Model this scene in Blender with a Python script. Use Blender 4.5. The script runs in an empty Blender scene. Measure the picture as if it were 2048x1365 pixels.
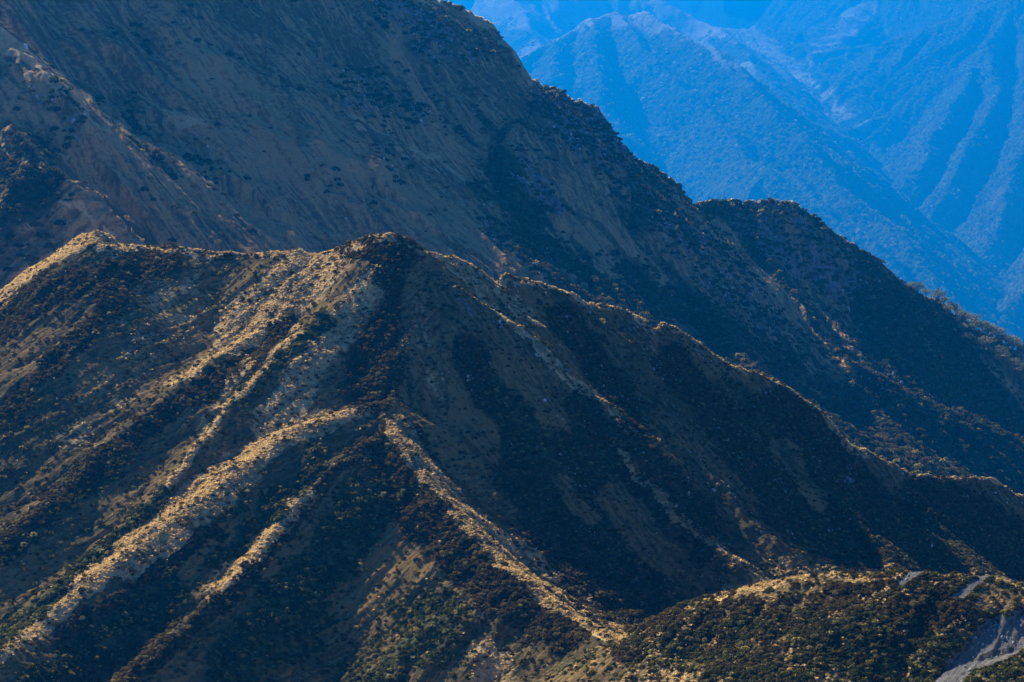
import bpy, math, random
import numpy as np

scene = bpy.context.scene
R = math.radians

# ------------------------------------------------------------------ camera
FPX = 5200.0                      # focal length in pixels of a 2048 px wide frame
PITCH = R(-6.0)
cam_d = bpy.data.cameras.new('camera')
cam_d.sensor_width = 36.0
cam_d.lens = 36.0 * FPX / 2048.0
cam_d.clip_start = 1.0
cam_d.clip_end = 60000.0
cam = bpy.data.objects.new('camera', cam_d)
scene.collection.objects.link(cam)
cam.location = (0, 0, 0)
cam.rotation_euler = (R(90) + PITCH, 0, 0)
scene.camera = cam

# ------------------------------------------------------------------ light
SUN_AZ = R(-36.0)                 # from straight ahead (+Y), negative = left
SUN_EL = R(32.5)
world = bpy.data.worlds.new('World')
scene.world = world
world.use_nodes = True
wn = world.node_tree
wn.nodes.clear()
sky = wn.nodes.new('ShaderNodeTexSky')
sky.sky_type = 'NISHITA'
sky.sun_disc = False
sky.sun_elevation = SUN_EL
sky.sun_rotation = SUN_AZ
sky.altitude = 2500
sky.air_density = 0.30
sky.dust_density = 0.0
sky.ozone_density = 10.0
bg = wn.nodes.new('ShaderNodeBackground')
bg.inputs['Strength'].default_value = 0.05
wo = wn.nodes.new('ShaderNodeOutputWorld')
wn.links.new(sky.outputs[0], bg.inputs['Color'])
wn.links.new(bg.outputs[0], wo.inputs['Surface'])

sun_d = bpy.data.lights.new('sun', 'SUN')
sun_d.energy = 5.0
sun_d.angle = R(0.5)
sun_d.color = (1.0, 0.88, 0.66)
sun = bpy.data.objects.new('sun', sun_d)
scene.collection.objects.link(sun)
from mathutils import Vector
sdir = Vector((math.sin(SUN_AZ) * math.cos(SUN_EL), math.cos(SUN_AZ) * math.cos(SUN_EL), math.sin(SUN_EL)))
sun.rotation_euler = sdir.to_track_quat('Z', 'Y').to_euler()
sun.location = (0, 0, 500)

scene.view_settings.view_transform = 'Standard'
scene.view_settings.look = 'None'
scene.view_settings.gamma = 1.0
scene.view_settings.use_curve_mapping = False
scene.view_settings.exposure = 2.65
cy = scene.cycles
cy.use_denoising = True
try:
    cy.denoiser = 'OPENIMAGEDENOISE'
    cy.denoising_prefilter = 'ACCURATE'
except Exception:
    pass
cy.max_bounces = 4
cy.diffuse_bounces = 1
cy.glossy_bounces = 1
cy.transmission_bounces = 2
cy.volume_bounces = 1
cy.caustics_reflective = False
cy.caustics_refractive = False

HAZE_DENSITY = 0.74e-4
HAZE_COLOR = (0.0, 0.114, 0.40)

# ------------------------------------------------------------------ helpers
rng = np.random.default_rng(7)
f32 = np.float32


def W(u, v, D):
    """point that shows at photo pixel (u, v) at distance D along +Y"""
    a = (u - 1024.0) / FPX
    b = -(v - 682.5) / FPX
    y = math.cos(PITCH) - b * math.sin(PITCH)
    z = math.sin(PITCH) + b * math.cos(PITCH)
    s = D / y
    return (a * s, D, z * s)


def PIX(x, y, z):
    """photo pixel of world points (used to plan plants and painted sun and shade)"""
    c, s = math.cos(PITCH), math.sin(PITCH)
    dep = y * c + z * s
    up = -y * s + z * c
    return 1024.0 + FPX * x / dep, 682.5 - FPX * up / dep


def _hash(ix, iy, seed):
    h = (ix.astype(np.int64) * 374761393 + iy.astype(np.int64) * 668265263 + seed * 974634721) & 0xFFFFFFFF
    h = ((h ^ (h >> 13)) * 1274126177) & 0xFFFFFFFF
    h = (h ^ (h >> 16)) & 0xFFFF
    return h


def noise(x, y, seed=0):
    xi = np.floor(x); yi = np.floor(y)
    fx = (x - xi).astype(f32); fy = (y - yi).astype(f32)
    ix = xi.astype(np.int64); iy = yi.astype(np.int64)
    u = fx * fx * fx * (fx * (fx * 6 - 15) + 10)
    v = fy * fy * fy * (fy * (fy * 6 - 15) + 10)

    def g(dx, dy):
        an = _hash(ix + dx, iy + dy, seed).astype(f32) * f32(2 * math.pi / 65536)
        return np.cos(an) * (fx - dx) + np.sin(an) * (fy - dy)
    a = g(0, 0) * (1 - u) + g(1, 0) * u
    b = g(0, 1) * (1 - u) + g(1, 1) * u
    return (a * (1 - v) + b * v) * f32(1.5)


def fbm(x, y, seed=0, octs=4, gain=0.5):
    r = np.zeros(np.shape(x), f32); amp = 1.0; tot = 0
    for o in range(octs):
        r += f32(amp) * noise(x * 2.03 ** o + 17.3 * o, y * 2.03 ** o - 9.1 * o, seed + o * 31)
        tot += amp; amp *= gain
    return r


def ridged(x, y, seed=0, octs=4, gain=0.5):
    r = np.zeros(np.shape(x), f32); amp = 1.0
    for o in range(octs):
        r += f32(amp) * (1 - 2 * np.abs(noise(x * 2.07 ** o + 5.3 * o, y * 2.07 ** o + 3.7 * o, seed + o * 53)))
        amp *= gain
    return r


def sstep(a, b, x):
    t = np.clip((x - a) / (b - a), 0, 1)
    return t * t * (3 - 2 * t)


class Ridge:
    """A crest line: photo-planned points, falling away at slope sl to the left and
    sr to the right (as one walks along it)."""
    def __init__(s, pts, sl, sr, w=1.0, H=200., rough=0.0, rl=6.0, phi=90., tag=0, k=3.0, cliff=False):
        s.pts = [tuple(p) for p in pts]
        s.p = np.array([W(*p) for p in pts], dtype=np.float64)
        s.sl, s.sr, s.w, s.H, s.rough, s.rl, s.phi, s.tag, s.k, s.cliff = sl, sr, w, H, rough, rl, phi, tag, k, cliff


def terrain(X, Y, ridges, base=-1e4):
    n = X.size
    x = X.ravel().astype(f32); y = Y.ravel().astype(f32)
    hh = np.full(n, base, f32)
    A = np.zeros(n, f32); Dd = np.full(n, 1e3, f32); Sd = np.zeros(n, f32); PH = np.full(n, 90, f32); T = np.zeros(n, np.int32)
    for ri, r in enumerate(ridges):
        best = np.full(n, -1e9, f32); ba = np.zeros(n, f32); bd = np.zeros(n, f32); bs = np.zeros(n, f32)
        arc = 0.0
        P = r.p
        for i in range(len(P) - 1):
            (x0, y0, z0), (x1, y1, z1) = P[i], P[i + 1]
            dx, dy = x1 - x0, y1 - y0
            L = math.hypot(dx, dy) + 1e-6
            tx, ty = dx / L, dy / L
            rx = x - f32(x0); ry = y - f32(y0)
            t = np.clip(rx * f32(tx) + ry * f32(ty), 0, f32(L))
            qx = rx - t * f32(tx); qy = ry - t * f32(ty)
            side = f32(tx) * qy - f32(ty) * qx            # > 0 : left of the walk
            d = np.sqrt(qx * qx + qy * qy)
            if r.cliff:      # steep to the sides and back, the face slope only towards the viewer
                wv = sstep(0.45, 0.95, -qy / (d + f32(1e-3)))
                sl = f32(r.sl) + f32(r.sr - r.sl) * wv
            else:
                sl = np.where(side > 0, f32(r.sl), f32(r.sr))
            de = np.sqrt(d * d + f32(r.w * r.w)) - f32(r.w)
            drop = f32(r.H) * (1 - np.exp(-sl * de / f32(r.H)))
            zc = f32(z0) + t * f32((z1 - z0) / L)
            h = zc - drop
            m = h > best
            best = np.where(m, h, best)
            ba = np.where(m, t + f32(arc), ba); bd = np.where(m, d, bd); bs = np.where(m, np.sign(side), bs)
            arc += L
        if r.rough:
            best += (f32(r.rough) * fbm(ba / r.rl, bd / (r.rl * 1.3) * bs, 100 + ri, 4, 0.55) * np.exp(-bd / (r.rl * 3)))
        m = best > hh
        # smooth maximum rounds the gullies
        kk = f32(r.k)
        hm = np.maximum(kk - np.abs(best - hh), 0) / kk
        hh = np.maximum(best, hh) + np.where(hh > base + 1, hm * hm * kk * f32(0.25), 0)
        A = np.where(m, ba, A); Dd = np.where(m, bd, Dd); Sd = np.where(m, bs, Sd)
        pl, pr = r.phi if isinstance(r.phi, tuple) else (r.phi, r.phi)
        PH = np.where(m, np.where(bs > 0, f32(pl), f32(pr)), PH); T = np.where(m, r.tag, T)
    # c runs across the fall line, l along it (plan direction of the run-off: phi degrees right of straight at the viewer)
    fx = np.sin(np.radians(PH)); fy = -np.cos(np.radians(PH))
    c = x * fy - y * fx
    l = x * fx + y * fy
    return hh, A, Dd, Sd, c.astype(f32), l.astype(f32), T


def settle(rs, first, prom, span=0.25, ramp=2):
    """spurs stand out of the slopes they run down: move their points towards the
    viewer until each rises `prom` metres above what the earlier crest lines build"""
    for i in range(first, len(rs)):
        r = rs[i]
        pr = prom.get(r.tag, 0.0)
        if not pr:
            continue
        Dn = []
        for j, (u, v, D) in enumerate(r.pts):
            cand = D * np.linspace(1.0, 1.0 - span, 60)
            P = np.array([W(u, v, d) for d in cand])
            hh = terrain(P[:, 0], P[:, 1], rs[:i])[0]
            want = pr[min(j, len(pr) - 1)] if isinstance(pr, (list, tuple)) else pr * min(1.0, j / ramp)
            ok = np.nonzero(P[:, 2] - hh >= want)[0]
            Dn.append(cand[ok[0]] if len(ok) else cand[-1])
        Dn = np.array(Dn)
        for _ in range(2):
            sm = Dn.copy(); sm[1:-1] = (Dn[:-2] + 2 * Dn[1:-1] + Dn[2:]) / 4
            Dn = np.minimum(sm, Dn)
        r.pts = [(u, v, d) for (u, v, _), d in zip(r.pts, Dn)]
        r.p = np.array([W(*p) for p in r.pts])


def grid(amin, amax, na, y0, y1, ny, geo=True):
    a = np.linspace(amin, amax, na)
    yy = y0 * (y1 / y0) ** np.linspace(0, 1, ny) if geo else np.linspace(y0, y1, ny)
    Y, Aa = np.meshgrid(yy, a, indexing='ij')
    return (Aa * Y), Y


def grid_mesh(name, X, Y, Z, mat, attrs, keep=None, kind='structure'):
    ny, na = X.shape
    idx = np.arange(ny * na).reshape(ny, na)
    q = np.stack([idx[:-1, :-1], idx[:-1, 1:], idx[1:, 1:], idx[1:, :-1]], -1).reshape(-1, 4)
    if keep is not None:
        q = q[keep(q)]
    used = np.zeros(ny * na, bool); used[q.ravel()] = True
    new = np.cumsum(used) - 1
    q = new[q]
    co = np.stack([X.ravel(), Y.ravel(), Z.ravel()], -1)[used].astype(f32)
    me = bpy.data.meshes.new(name)
    me.vertices.add(len(co)); me.vertices.foreach_set('co', co.ravel())
    me.loops.add(q.size); me.loops.foreach_set('vertex_index', q.ravel().astype(np.int32))
    me.polygons.add(len(q))
    me.polygons.foreach_set('loop_start', np.arange(0, q.size, 4, dtype=np.int32))
    me.polygons.foreach_set('loop_total', np.full(len(q), 4, np.int32))
    me.update(calc_edges=True)
    me.polygons.foreach_set('use_smooth', np.ones(len(q), bool))
    for k, v in attrs.items():
        at = me.attributes.new(k, 'FLOAT', 'POINT')
        at.data.foreach_set('value', np.asarray(v, f32).ravel()[used])
    me.materials.append(mat)
    o = bpy.data.objects.new(name, me)
    scene.collection.objects.link(o)
    o['kind'] = kind
    return o


# ------------------------------------------------------------------ material builder
class NT:
    def __init__(s, name):
        s.m = bpy.data.materials.new(name); s.m.use_nodes = True
        s.t = s.m.node_tree; s.t.nodes.clear()
        s.out = s.t.nodes.new('ShaderNodeOutputMaterial')

    def n(s, typ, ins=None, **kw):
        nd = s.t.nodes.new(typ)
        for k, v in kw.items():
            setattr(nd, k, v)
        for k, v in (ins or {}).items():
            s.set(nd.inputs[k], v)
        return nd

    def set(s, sock, v):
        if isinstance(v, bpy.types.NodeSocket):
            s.t.links.new(v, sock)
        elif isinstance(v, bpy.types.Node):
            s.t.links.new(v.outputs[0], sock)
        elif isinstance(v, (tuple, list)) and len(v) == 3 and sock.type == 'RGBA':
            sock.default_value = (*v, 1)
        else:
            sock.default_value = v

    def attr(s, name):
        return s.n('ShaderNodeAttribute', attribute_name=name).outputs['Fac']

    def math(s, op, a, b=0.0, c=0.0, clamp=False):
        nd = s.n('ShaderNodeMath', operation=op, use_clamp=clamp)
        s.set(nd.inputs[0], a); s.set(nd.inputs[1], b); s.set(nd.inputs[2], c)
        return nd.outputs[0]

    def mix(s, f, a, b):
        nd = s.n('ShaderNodeMix', data_type='RGBA')
        s.set(nd.inputs[0], f); s.set(nd.inputs[6], a); s.set(nd.inputs[7], b)
        return nd.outputs[2]

    def ramp(s, x, a, b):
        nd = s.n('ShaderNodeMapRange', interpolation_type='SMOOTHSTEP')
        s.set(nd.inputs[0], x); nd.inputs[1].default_value = a; nd.inputs[2].default_value = b
        return nd.outputs[0]

    def noise(s, vec, scale, detail=4, rough=0.55):
        nd = s.n('ShaderNodeTexNoise', {'Vector': vec, 'Scale': scale, 'Detail': detail, 'Roughness': rough})
        return nd.outputs['Fac']

    def vec(s, x, y, z=0.0):
        nd = s.n('ShaderNodeCombineXYZ')
        s.set(nd.inputs[0], x); s.set(nd.inputs[1], y); s.set(nd.inputs[2], z)
        return nd.outputs[0]


def ground_mat(name, S, cols, bump_d, streak=1.0):
    """S: size in metres of the plant clumps; cols: base, straw, scrub, green, rock, scree"""
    g = NT(name)
    pos = g.n('ShaderNodeNewGeometry').outputs['Position']
    c, l = g.attr('c'), g.attr('l')
    wob = g.math('MULTIPLY', g.math('SUBTRACT', g.noise(pos, 1 / (S * 7), 3), 0.5), S * 3.5)
    c = g.math('ADD', c, wob)
    sv = g.vec(g.math('MULTIPLY', c, 1 / (S * 1.0)), g.math('MULTIPLY', l, 1 / (S * 9)))
    sv2 = g.vec(g.math('MULTIPLY', c, 1 / (S * 5)), g.math('MULTIPLY', l, 1 / (S * 30)), 3.3)
    st1 = g.noise(sv, 1.0, 3); st2 = g.noise(sv2, 1.0, 3)
    n1 = g.noise(g.vec(g.math('MULTIPLY', c, 1 / (S * 5)), g.math('MULTIPLY', l, 1 / (S * 12)), 7.1), 1.0, 5, 0.62)
    n2 = g.noise(pos, 1 / (S * 1.1), 3, 0.6)
    n3 = g.noise(pos, 1 / (S * 35), 4, 0.55)
    vor = g.n('ShaderNodeTexVoronoi', {'Vector': pos, 'Scale': 1 / (S * 1.3), 'Randomness': 1.0})
    vd = vor.outputs['Distance']
    # base grass: mixes along the fall line
    col = g.mix(g.ramp(g.math('ADD', g.math('MULTIPLY', st1, 0.40), g.math('ADD', g.math('MULTIPLY', n3, 0.35), g.math('MULTIPLY', n2, 0.25))), 0.43, 0.57), cols['base'], cols['base2'])

    def layer(col, mask, color, a=0.35, b=0.65, wst=0.25):
        f = g.math('ADD', g.attr(mask), g.math('MULTIPLY', g.math('SUBTRACT', g.math('ADD', g.math('MULTIPLY', n1, 0.6), g.math('ADD', g.math('MULTIPLY', n2, 0.45), g.math('MULTIPLY', st2, wst))), 0.525 + wst * 0.5), 1.5))
        return g.mix(g.ramp(f, a, b), col, color)
    dark_green = g.mix(g.ramp(vd, 0.1, 0.8), cols['green'], cols['green2'])
    col = layer(col, 'straw', g.mix(n2, cols['straw'], cols['straw2']))
    col = layer(col, 'green', dark_green)
    col = layer(col, 'scrub', g.mix(g.ramp(vd, 0.2, 0.75), cols['scrub2'], cols['scrub']))
    rock = g.mix(g.ramp(n2, 0.35, 0.65), cols['rock'], cols['rock2'])
    col = layer(col, 'rock', rock, 0.45, 0.6, 0.1)
    # fine speckle
    fine = g.noise(pos, 1 / (S * 0.35), 2)
    spk = g.math('ADD', 0.55, g.math('MULTIPLY', fine, 0.9))
    col = g.n('ShaderNodeVectorMath', {0: col, 1: g.vec(spk, spk, spk)}, operation='MULTIPLY').outputs[0]
    h = g.math('ADD', g.math('MULTIPLY', g.math('SUBTRACT', 1.0, vd), g.math('ADD', 0.25, g.math('ADD', g.attr('scrub'), g.attr('green')))),
               g.math('ADD', g.math('MULTIPLY', n1, 1.6), g.math('MULTIPLY', st1, streak)))
    h = g.math('ADD', h, g.math('MULTIPLY', n2, 0.7))
    bmp = g.n('ShaderNodeBump', {'Height': h, 'Distance': bump_d, 'Strength': 1.0})
    d = g.n('ShaderNodeBsdfDiffuse', {'Color': col, 'Roughness': 0.8, 'Normal': bmp.outputs[0]})
    g.set(g.out.inputs['Surface'], d.outputs[0])
    return g.m


NEARCOL = dict(base=(0.066, 0.060, 0.031), base2=(0.225, 0.150, 0.060), straw=(0.56, 0.42, 0.21), straw2=(0.40, 0.28, 0.135),
               green=(0.018, 0.026, 0.014), green2=(0.075, 0.085, 0.034), scrub=(0.020, 0.016, 0.011), scrub2=(0.085, 0.055, 0.028),
               rock=(0.07, 0.07, 0.075), rock2=(0.20, 0.20, 0.21))
MIDCOL = dict(NEARCOL, base=(0.11, 0.085, 0.048), base2=(0.40, 0.26, 0.115), scrub2=(0.05, 0.042, 0.026), green2=(0.055, 0.068, 0.03))

# ------------------------------------------------------------------ the hill in front
R1 = [(-350, 830, 770), (-150, 690, 745), (0, 582, 735), (60, 538, 731), (120, 500, 727), (165, 472, 723), (195, 463, 720), (218, 470, 720), (238, 488, 722), (300, 493, 724), (350, 491, 722),
      (385, 500, 722), (430, 506, 723), (500, 508, 722), (560, 502, 718), (600, 505, 716), (635, 507, 714), (690, 491, 710), (735, 472, 706), (775, 466, 702), (805, 474, 701), (825, 490, 702), (850, 504, 704), (872, 513, 706)]
R2 = [(872, 513, 706), (868, 545, 698), (832, 610, 682), (806, 680, 668), (788, 760, 655), (777, 850, 633), (812, 908, 619), (870, 985, 603), (930, 1052, 589), (1000, 1122, 575),
      (1070, 1182, 562), (1140, 1232, 551), (1200, 1262, 543), (1270, 1276, 530), (1320, 1264, 522), (1370, 1240, 516), (1410, 1206, 510), (1450, 1184, 506), (1520, 1165, 502), (1600, 1151, 498),
      (1660, 1146, 496), (1700, 1149, 494), (1750, 1158, 491), (1800, 1148, 489), (1845, 1139, 487), (1890, 1148, 485), (1950, 1152, 482), (2000, 1159, 480), (2100, 1180, 475), (2300, 1250, 465), (2500, 1330, 455)]
R3 = [(872, 513, 706), (905, 512, 709), (950, 530, 712), (1000, 562, 716), (1012, 549, 719), (1050, 554, 722), (1100, 570, 725), (1150, 592, 729), (1190, 612, 733), (1205, 604, 735), (1240, 614, 738), (1275, 632, 741), (1308, 658, 745), (1325, 645, 747), (1350, 652, 749),
      (1400, 690, 755), (1470, 735, 762), (1540, 755, 769), (1580, 782, 774), (1640, 822, 781), (1665, 850, 785), (1700, 888, 790), (1740, 905, 794), (1780, 926, 799), (1830, 948, 805), (1900, 954, 812), (1990, 958, 820), (2010, 970, 822), (2060, 1000, 828), (2200, 1090, 840), (2400, 1200, 860)]
S1 = [(782, 805, 648), (690, 822, 644), (600, 852, 640), (476, 935, 630), (348, 1037, 620), (201, 1140, 612), (62, 1246, 604), (0, 1297, 600), (-200, 1450, 588), (-400, 1600, 575)]
SQ = [(690, 590, 694), (600, 668, 686), (465, 803, 671), (403, 884, 661), (330, 975, 652), (176, 1114, 640), (0, 1271, 626), (-200, 1430, 610)]
SA = [(600, 560, 708), (571, 628, 700), (454, 700, 695), (366, 762, 690), (234, 872, 681), (110, 988, 672), (0, 1088, 664), (-150, 1220, 652), (-350, 1400, 635)]
SA0 = [(245, 500, 721), (215, 570, 714), (183, 635, 708), (88, 718, 700), (0, 828, 692), (-150, 980, 678), (-350, 1180, 660)]
S2 = [(776, 868, 636), (700, 902, 629), (604, 988, 618), (540, 1070, 608), (476, 1148, 600), (366, 1255, 590), (234, 1368, 580), (100, 1480, 568), (-100, 1650, 550)]
S3 = [(1010, 1150, 576), (930, 1215, 564), (840, 1290, 553), (740, 1370, 541), (600, 1480, 526)]
H1 = [(1752, 1158, 491), (1714, 1203, 485), (1677, 1265, 478), (1648, 1312, 472), (1590, 1390, 464), (1500, 1500, 452)]
H2 = [(2250, 1215, 463), (2120, 1275, 459), (2048, 1300, 456), (1985, 1335, 452), (1930, 1362, 448), (1850, 1420, 442), (1750, 1500, 434)]
H0 = [(1450, 1184, 506), (1400, 1260, 499), (1330, 1330, 490), (1260, 1400, 481), (1150, 1500, 468)]
T1 = [(870, 555, 699), (914, 577, 696), (958, 606, 692), (1000, 635, 689), (1035, 650, 687), (1068, 684, 684), (1090, 716, 681), (1145, 764, 677), (1196, 798, 673), (1229, 835, 670), (1251, 920, 665), (1302, 968, 661), (1346, 1022, 657), (1402, 1066, 652), (1430, 1092, 650), (1468, 1117, 647), (1518, 1163, 643), (1600, 1240, 635)]
T0 = [(992, 566, 716), (1016, 606, 712), (1050, 630, 709), (1078, 650, 707), (1092, 690, 702), (1120, 740, 696)]
T2 = [(1190, 612, 733), (1196, 640, 729), (1230, 690, 723), (1262, 750, 716), (1309, 818, 709), (1400, 935, 697), (1500, 1045, 685), (1620, 1150, 673), (1700, 1220, 665)]
T3 = [(1470, 736, 762), (1500, 790, 755), (1560, 870, 747), (1620, 950, 739), (1720, 1055, 728), (1800, 1140, 719), (1900, 1230, 709)]
T4 = [(1780, 926, 799), (1830, 1000, 790), (1900, 1080, 780), (1980, 1160, 771), (2080, 1260, 760)]
TB = [(777, 850, 640), (830, 860, 646), (900, 900, 648), (960, 960, 646), (1040, 1050, 640), (1120, 1130, 632), (1200, 1210, 624)]

hill_r = [
    Ridge(R1[:16], 1.3, 0.55, 1.0, 600, 0.4, 6, -38, 1, 3, True),
    Ridge(R1[15:], 0.9, 0.88, 1.0, 600, 0.4, 6, -38, 1),
    Ridge(R2[:7], 0.92, 0.64, 0.5, 600, 0.5, 6, (38, -38), 2),
    Ridge(R2[5:], 0.92, 0.64, 2.6, 600, 0.4, 6, (38, -38), 2),
    Ridge(R3, 2.2, 0.95, 0.8, 600, 0.7, 4, 38, 3, 2, True),
    Ridge(SA0, 0.60, 0.58, 1.5, 190, 0.5, 6, -38, 7),
    Ridge(SA, 0.64, 0.58, 1.0, 190, 0.5, 6, -38, 6),
    Ridge(SQ, 0.66, 0.60, 1.0, 190, 0.5, 6, -38, 5),
    Ridge(S1, 0.76, 0.58, 2.6, 190, 0.4, 6, -38, 4),
    Ridge(S2, 0.78, 0.62, 1.0, 190, 0.5, 6, -38, 8),
    Ridge(S3, 0.6, 0.6, 4.0, 190, 0.4, 6, -25, 9),
    Ridge(H1, 0.5, 0.5, 2.0, 90, 0.4, 6, -15, 10),
    Ridge(H2, 0.5, 0.5, 2.0, 90, 0.4, 6, -30, 11),
    Ridge(T0, 0.9, 0.9, 1.2, 250, 0.9, 6, 38, 14),
    Ridge(T1, 0.9, 0.9, 1.2, 250, 0.9, 6, 38, 13),
    Ridge(T2, 0.9, 0.9, 1.5, 250, 0.9, 6, 38, 15),
    Ridge(T3, 0.9, 0.9, 1.5, 250, 0.9, 6, 38, 16),
    Ridge(T4, 0.9, 0.9, 1.5, 250, 0.9, 6, 38, 17),
]
settle(hill_r, 5, {7: 2.0, 6: 4.0, 5: 3.5, 4: [0, .8, 2, 3.5, 5], 8: [0, 1.2, 2.5, 4, 5], 9: 1.5, 10: 1.0, 12: 0.5, 14: 2.5, 13: 4.5, 15: 4.0, 16: 3.5, 17: 3.0})


def build_hill():
    X, Y = grid(-0.262, 0.262, 760, 400, 890, 740)
    wx = fbm(X / 40, Y / 40, 5, 3) * 3.0; wy = fbm(X / 40, Y / 40, 9, 3) * 3.0
    near = 1.0
    h, A, D, S, c, l, T = terrain(X + wx * .25, Y + wy * .25, hill_r)
    x = X.ravel(); y = Y.ravel()
    sat = sstep(0.5, 12, D)
    cw = c + 2.5 * noise(x / 25, y / 25, 77)
    rill = 1.25 * ridged(cw / 9.0, l / 60.0, 3, 4, 0.5) + .45 * ridged(cw / 3.6, l / 34.0, 8, 2, 0.5)
    rock = np.isin(T, [3, 13, 14, 15, 16, 17])
    h = h + rill * sat * np.where(rock, 0.8, 0.55).astype(f32)
    h += fbm(x / 14, y / 14, 21, 5, 0.5) * np.where(rock, 0.6, 0.4).astype(f32)
    return X, Y, h, A, D, S, c, l, T, rock, rill * sat


# ------------------------------------------------------------------ back mountain
B1 = [(-600, -760, 1440), (-200, -520, 1440), (200, -330, 1440), (500, -180, 1480), (700, -70, 1520), (800, -18, 1540), (850, -6, 1550), (890, 3, 1558), (930, 20, 1566), (985, 50, 1577), (1003, 80, 1581), (1020, 110, 1584), (1050, 140, 1590), (1080, 166, 1596), (1110, 187, 1602), (1126, 183, 1605), (1150, 206, 1610), (1175, 212, 1615), (1195, 219, 1619), (1212, 252, 1622), (1226, 286, 1625), (1240, 302, 1628), (1246, 326, 1629), (1270, 320, 1634), (1300, 333, 1640), (1330, 346, 1646), (1350, 361, 1650), (1374, 400, 1655), (1386, 409, 1657), (1430, 401, 1666), (1460, 408, 1672), (1476, 419, 1675), (1500, 411, 1680), (1540, 398, 1688), (1575, 401, 1695), (1620, 421, 1704), (1660, 456, 1712), (1690, 486, 1718), (1740, 521, 1728), (1800, 566, 1740), (1832, 594, 1746), (1868, 594, 1754), (1890, 615, 1758), (1920, 660, 1764), (1950, 700, 1770), (2000, 738, 1780), (2048, 790, 1790), (2150, 870, 1810), (2400, 1020, 1860)]
B2 = [(640, 120, 1500), (687, 216, 1509), (723, 267, 1517), (804, 293, 1533), (855, 330, 1543), (906, 366, 1553), (954, 373, 1563), (1016, 418, 1575), (1057, 450, 1583), (1090, 482, 1590), (1160, 530, 1604), (1210, 600, 1614), (1300, 680, 1632), (1450, 800, 1662)]
B2b = [(540, 60, 1480), (560, 150, 1484), (640, 280, 1500), (760, 400, 1524), (860, 480, 1544), (960, 560, 1564), (1080, 660, 1588)]
B3 = [(1112, 190, 1594), (1060, 235, 1584), (1020, 262, 1576), (1000, 330, 1572), (1030, 400, 1578), (1080, 470, 1588)]
B4 = [(1262, 350, 1624), (1262, 400, 1624), (1280, 460, 1628), (1320, 520, 1636), (1400, 600, 1652), (1470, 700, 1666), (1560, 820, 1684)]
B5 = [(1530, 425, 1678), (1515, 470, 1675), (1540, 530, 1680), (1600, 620, 1692), (1680, 720, 1708), (1760, 830, 1724), (1850, 950, 1742)]
B6 = [(1740, 521, 1720), (1720, 600, 1716), (1760, 690, 1724), (1830, 790, 1738), (1920, 900, 1756)]
B7 = [(100, -60, 1432), (160, 60, 1432), (260, 200, 1432), (380, 330, 1448), (500, 440, 1472), (620, 540, 1496)]
B8 = [(330, -60, 1438), (370, 80, 1446), (470, 220, 1466), (600, 350, 1492), (720, 470, 1516)]
BT = [(1700, 545, 1815), (1800, 592, 1835), (1860, 606, 1847), (1920, 640, 1859), (1980, 672, 1871), (2048, 716, 1885), (2150, 780, 1905), (2400, 930, 1955)]
BU = [(1880, 640, 1748), (1930, 682, 1758), (1985, 727, 1769), (2048, 772, 1782), (2150, 850, 1802), (2400, 1000, 1852)]
M3 = [(-400, -200, 1432), (-150, -30, 1432), (0, 88, 1432), (32, 122, 1432), (77, 149, 1432), (110, 172, 1432), (138, 190, 1432), (144, 206, 1432), (177, 238, 1432), (230, 290, 1432), (300, 370, 1432), (360, 450, 1444), (420, 540, 1456), (500, 640, 1472)]
M3b = [(20, 250, 1432), (55, 318, 1432), (77, 348, 1432), (121, 392, 1432), (157, 406, 1432), (205, 447, 1432), (238, 482, 1432), (300, 540, 1432), (400, 640, 1452)]
M3d = [(55, 318, 1432), (0, 400, 1432), (-80, 480, 1432), (-250, 640, 1432)]

back_r = [
    Ridge(B1[7:], 2.8, 0.95, 0.6, 900, 1.7, 5, 38, 1, 2, True),
    Ridge(B1[:11], 2.8, 0.71, 0.6, 900, 1.7, 5, 38, 1, 2, True),
    Ridge(BT, 0.8, 0.9, 4.0, 500, 2.0, 16, 38, 10, 8),
    Ridge(B7, 0.75, 0.75, 8.0, 600, 2.0, 16, 38, 8, 14),
    Ridge(B8, 0.75, 0.75, 8.0, 600, 2.0, 16, 38, 9, 14),
    Ridge(B2b, 1.0, 1.0, 6.0, 600, 2.0, 16, 40, 3, 14),
    Ridge(B2, 1.1, 1.1, 2.0, 600, 3.0, 16, 38, 2, 10),
    Ridge(B3, 1.0, 1.0, 2.0, 600, 2.5, 16, 20, 4, 10),
    Ridge(B4, 1.15, 1.15, 4.0, 600, 3.0, 16, 38, 5, 10),
    Ridge(B5, 1.15, 1.15, 4.0, 600, 3.0, 16, 30, 6, 10),
    Ridge(B6, 1.15, 1.15, 6.0, 600, 3.0, 16, 30, 7, 10),
    Ridge(BU, 0.8, 0.9, 2.0, 500, 3.0, 16, 30, 11, 8),
    Ridge(M3, 0.85, 0.95, 5.0, 600, 3.0, 10, 38, 12, 6),
    Ridge(M3b, 0.95, 0.95, 1.0, 600, 2.0, 8, (35, -30), 13, 6),
    Ridge(M3d, 0.95, 0.95, 1.0, 600, 2.0, 8, -30, 14, 6),
]
settle(back_r, 3, {8: 3.0, 9: 3.0, 3: 6.0, 2: 7.0, 4: 6.0, 5: 6.0, 6: 1.5, 7: 3.0, 11: 8.0,
                   12: [45, 40, 36, 34, 32, 30, 28, 27, 24, 20, 15, 12, 9, 7], 13: [6, 25, 28, 32, 32, 30, 28, 24, 18], 14: [20, 20, 20, 20]}, 0.4)

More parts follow.
